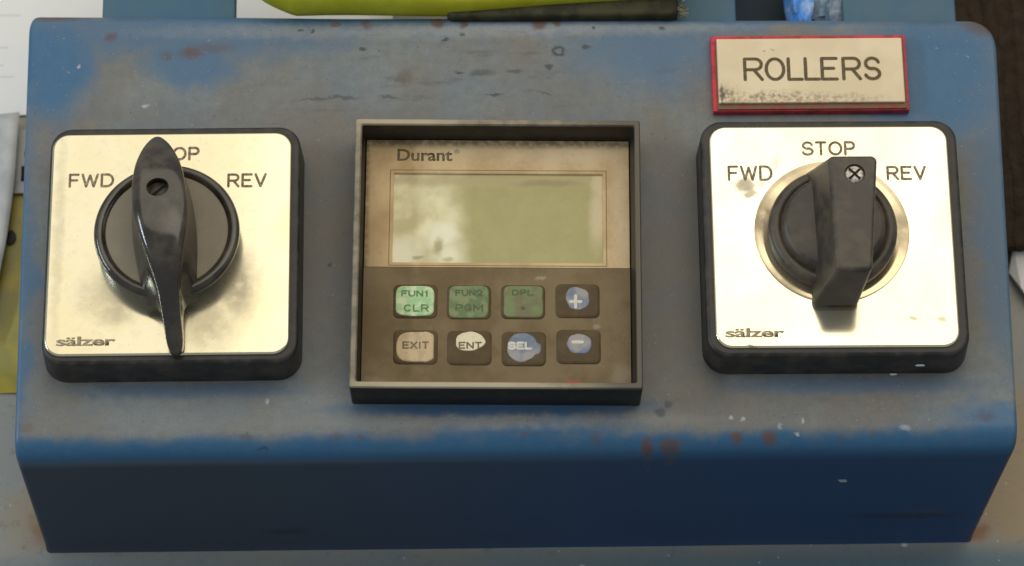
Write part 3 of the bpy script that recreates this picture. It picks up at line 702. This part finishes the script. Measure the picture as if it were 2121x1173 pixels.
# curled translucent sheet and the yellow bag under it
V, F = [], []
n = 14
for j in range(n+1):
    t = j/n; y = 66-66*t
    xr = -131.2-.3*math.sin(t*6)-7.5*max(0, t-.25)**1.4*1.3
    for i in range(7):
        s_ = i/6; V.append((xr-16*(1-s_), y, -51.5+2.2*s_*s_+.4*math.sin(t*9)))
for j in range(n):
    for i in range(6):
        a = j*7+i; F.append((a, a+1, a+8, a+7))
o = link('curled_sheet', mesh(V, F), M['film'], smooth=180); tag(o, 'curled pale sheet with bent edge left of the blue box, overlapping the yellow bag', 'paper')
md = o.modifiers.new('t', 'SOLIDIFY'); md.thickness = .2*S
bagt = thing('yellow_bag', 'flat yellow printed bag under the curled sheet beside the box left edge', 'bag', (-135, 16, -54.5))
V, F = [], []
for j in range(25):
    for i in range(13):
        x = -22+38*i/12; y = -30+62*j/24
        e = min(i, 12-i, j, 24-j); V.append((x, y, (1.6 if e > 1 else .8*e)+.5*mnoise.noise(Vector((x*.15, y*.12, 2)))))
for j in range(24):
    for i in range(12):
        a = j*13+i; F.append((a, a+1, a+14, a+13))
link('bag_skin', mesh(V, F), M['bag'], bagt, smooth=180)
link('white_label', poly_plate([(-10, 27), (12, 27), (12, 46), (-10, 46)], 2.3, 2.5, 0), M['film'], bagt)
link('lettering', text_mesh('C', 5.2, 8.6, 36.5, 41.0, 2.6, .05, .03), M['black_print'], bagt)
link('lettering', text_mesh('L', 4.6, 8.0, 30.5, 35.0, 2.6, .05, .03), M['black_print'], bagt)
for bx, by in ((2.5, 14), (-2, -9)):
    link('print_mark', poly_plate(ragged(bx, by, 1.6, 1.8, bx, .15), 2.0, 2.5, 0), M['black_print'], bagt)

# neon cloth over the back edge
def cloth(n=70, m=18):
    R = []
    for i in range(n+1):
        t = i/n; x = -66+114*t
        lift = max(0, (t-.45))**1.3*9.0
        end = min(1, t*9)**.5
        yf = 68.6+lift+(1-end)*11+.25*math.sin(x*.11); zc = -1.0+lift*.5
        T = 5.0+1.2*math.sin(t*5+1); r = []
        for k in range(m+1):
            a = -math.pi/2+math.pi*k/m
            r.append((x, yf+T*.55-T*.55*math.cos(a)+0, zc+T*math.sin(a)+T*.6))
        r = [(x, 120, zc-T*.4)]+r+[(x, 120, zc+T*1.6)]
        R.append(r)
    return stack(R, True, True, closed=True)
o = link('neon_cloth', cloth(), M['neon'], smooth=60); tag(o, 'neon yellow-green cloth folded along the back edge of the blue box', 'cloth')
stp = thing('rubber_strip', 'dark olive rubber strip with pale frayed end under the neon cloth', 'strip', (20, 71.5, 0))
link('strip', slab(60, 14, 2, -4, 2.2, 1, -4, 2.5), M['olive'], stp, smooth=40)
fr = []
V, F = [], []
for k in range(26):
    x = 26+random.uniform(-.3, 1.2); y = -4+random.uniform(0, 9); z = random.uniform(-2, 2.5); L = random.uniform(1, 2.6); a = random.uniform(-.9, .9); b = len(V)
    d = Vector((math.cos(a), math.sin(a), random.uniform(-.3, .4)))*L; s1 = Vector((0, .3, 0)); s2 = Vector((0, 0, .3)); p0 = Vector((x, y, z))
    for q in (s1, s2, -s1, -s2): V.append(tuple(p0+q))
    for q in (s1, s2, -s1, -s2): V.append(tuple(p0+d+q*.4))
    for j in range(4): F.append((b+j, b+(j+1) % 4, b+4+(j+1) % 4, b+4+j))
    F.append((b+4, b+5, b+6, b+7))
link('frayed_end', mesh(V, F), M['fray'], stp)

# crumpled blue plastic and cling film in the gap between the tabs
def crumple(name, cx, cy, cz, rx, ry, rz, mat, label, cat, seed, amp=.35):
    bm = bmesh.new(); bmesh.ops.create_icosphere(bm, subdivisions=4, radius=1)
    for v in bm.verts:
        p = v.co.copy(); k = 1+amp*mnoise.noise(p*1.7+Vector((seed, 0, 0)))+amp*.6*abs(mnoise.noise(p*4+Vector((0, seed, 0))))
        v.co = Vector((p.x*rx*k, p.y*ry*k, p.z*rz*k))*S
    me = bpy.data.meshes.new(name); bm.to_mesh(me); bm.free()
    o = link(name, me, mat, smooth=30, loc=(cx, cy, cz)); tag(o, label, cat)
crumple('plastic_wrapper', 79.6, 80, -12, 4.2, 12, 5, M['blue_film'], 'crumpled bright blue plastic wrapper behind the box between the mounting tabs', 'wrapper', 2.0)
crumple('cling_film', 90.0, 82, -9, 7.0, 14, 4, M['clear_film'], 'crumpled grey translucent film beside the bright blue wrapper', 'film', 5.0, .5)
# dark fabric at the right
V, F = [], []
for j in range(61):
    for i in range(41):
        x = 118+70*i/40; y = 22+110*j/60
        z = -50+2.5*mnoise.noise(Vector((x*.05, y*.03, 7)))+.5*math.sin(x*1.3+.4*math.sin(y*.1)); V.append((x, y, z))
for j in range(60):
    for i in range(40):
        a = j*41+i; F.append((a, a+1, a+42, a+41))
o = link('dark_fabric', mesh(V, F), M['fabric'], smooth=180); tag(o, 'dark brown ribbed fabric lying to the right behind the blue box', 'fabric')
md = o.modifiers.new('t', 'SOLIDIFY'); md.thickness = 3*S; md.offset = -1
V = [(136.0, 17, -53.5), (137.4, 24, -51.5), (141, 25, -51), (148, 24, -53), (150, 12, -54), (141, 8, -53), (138.6, 12, -52)]
o = link('paper_scrap', stack([V, [(x, y, z+.5) for x, y, z in V]]), M['paper']); tag(o, 'small white paper scrap at the right edge below the dark fabric', 'paper')
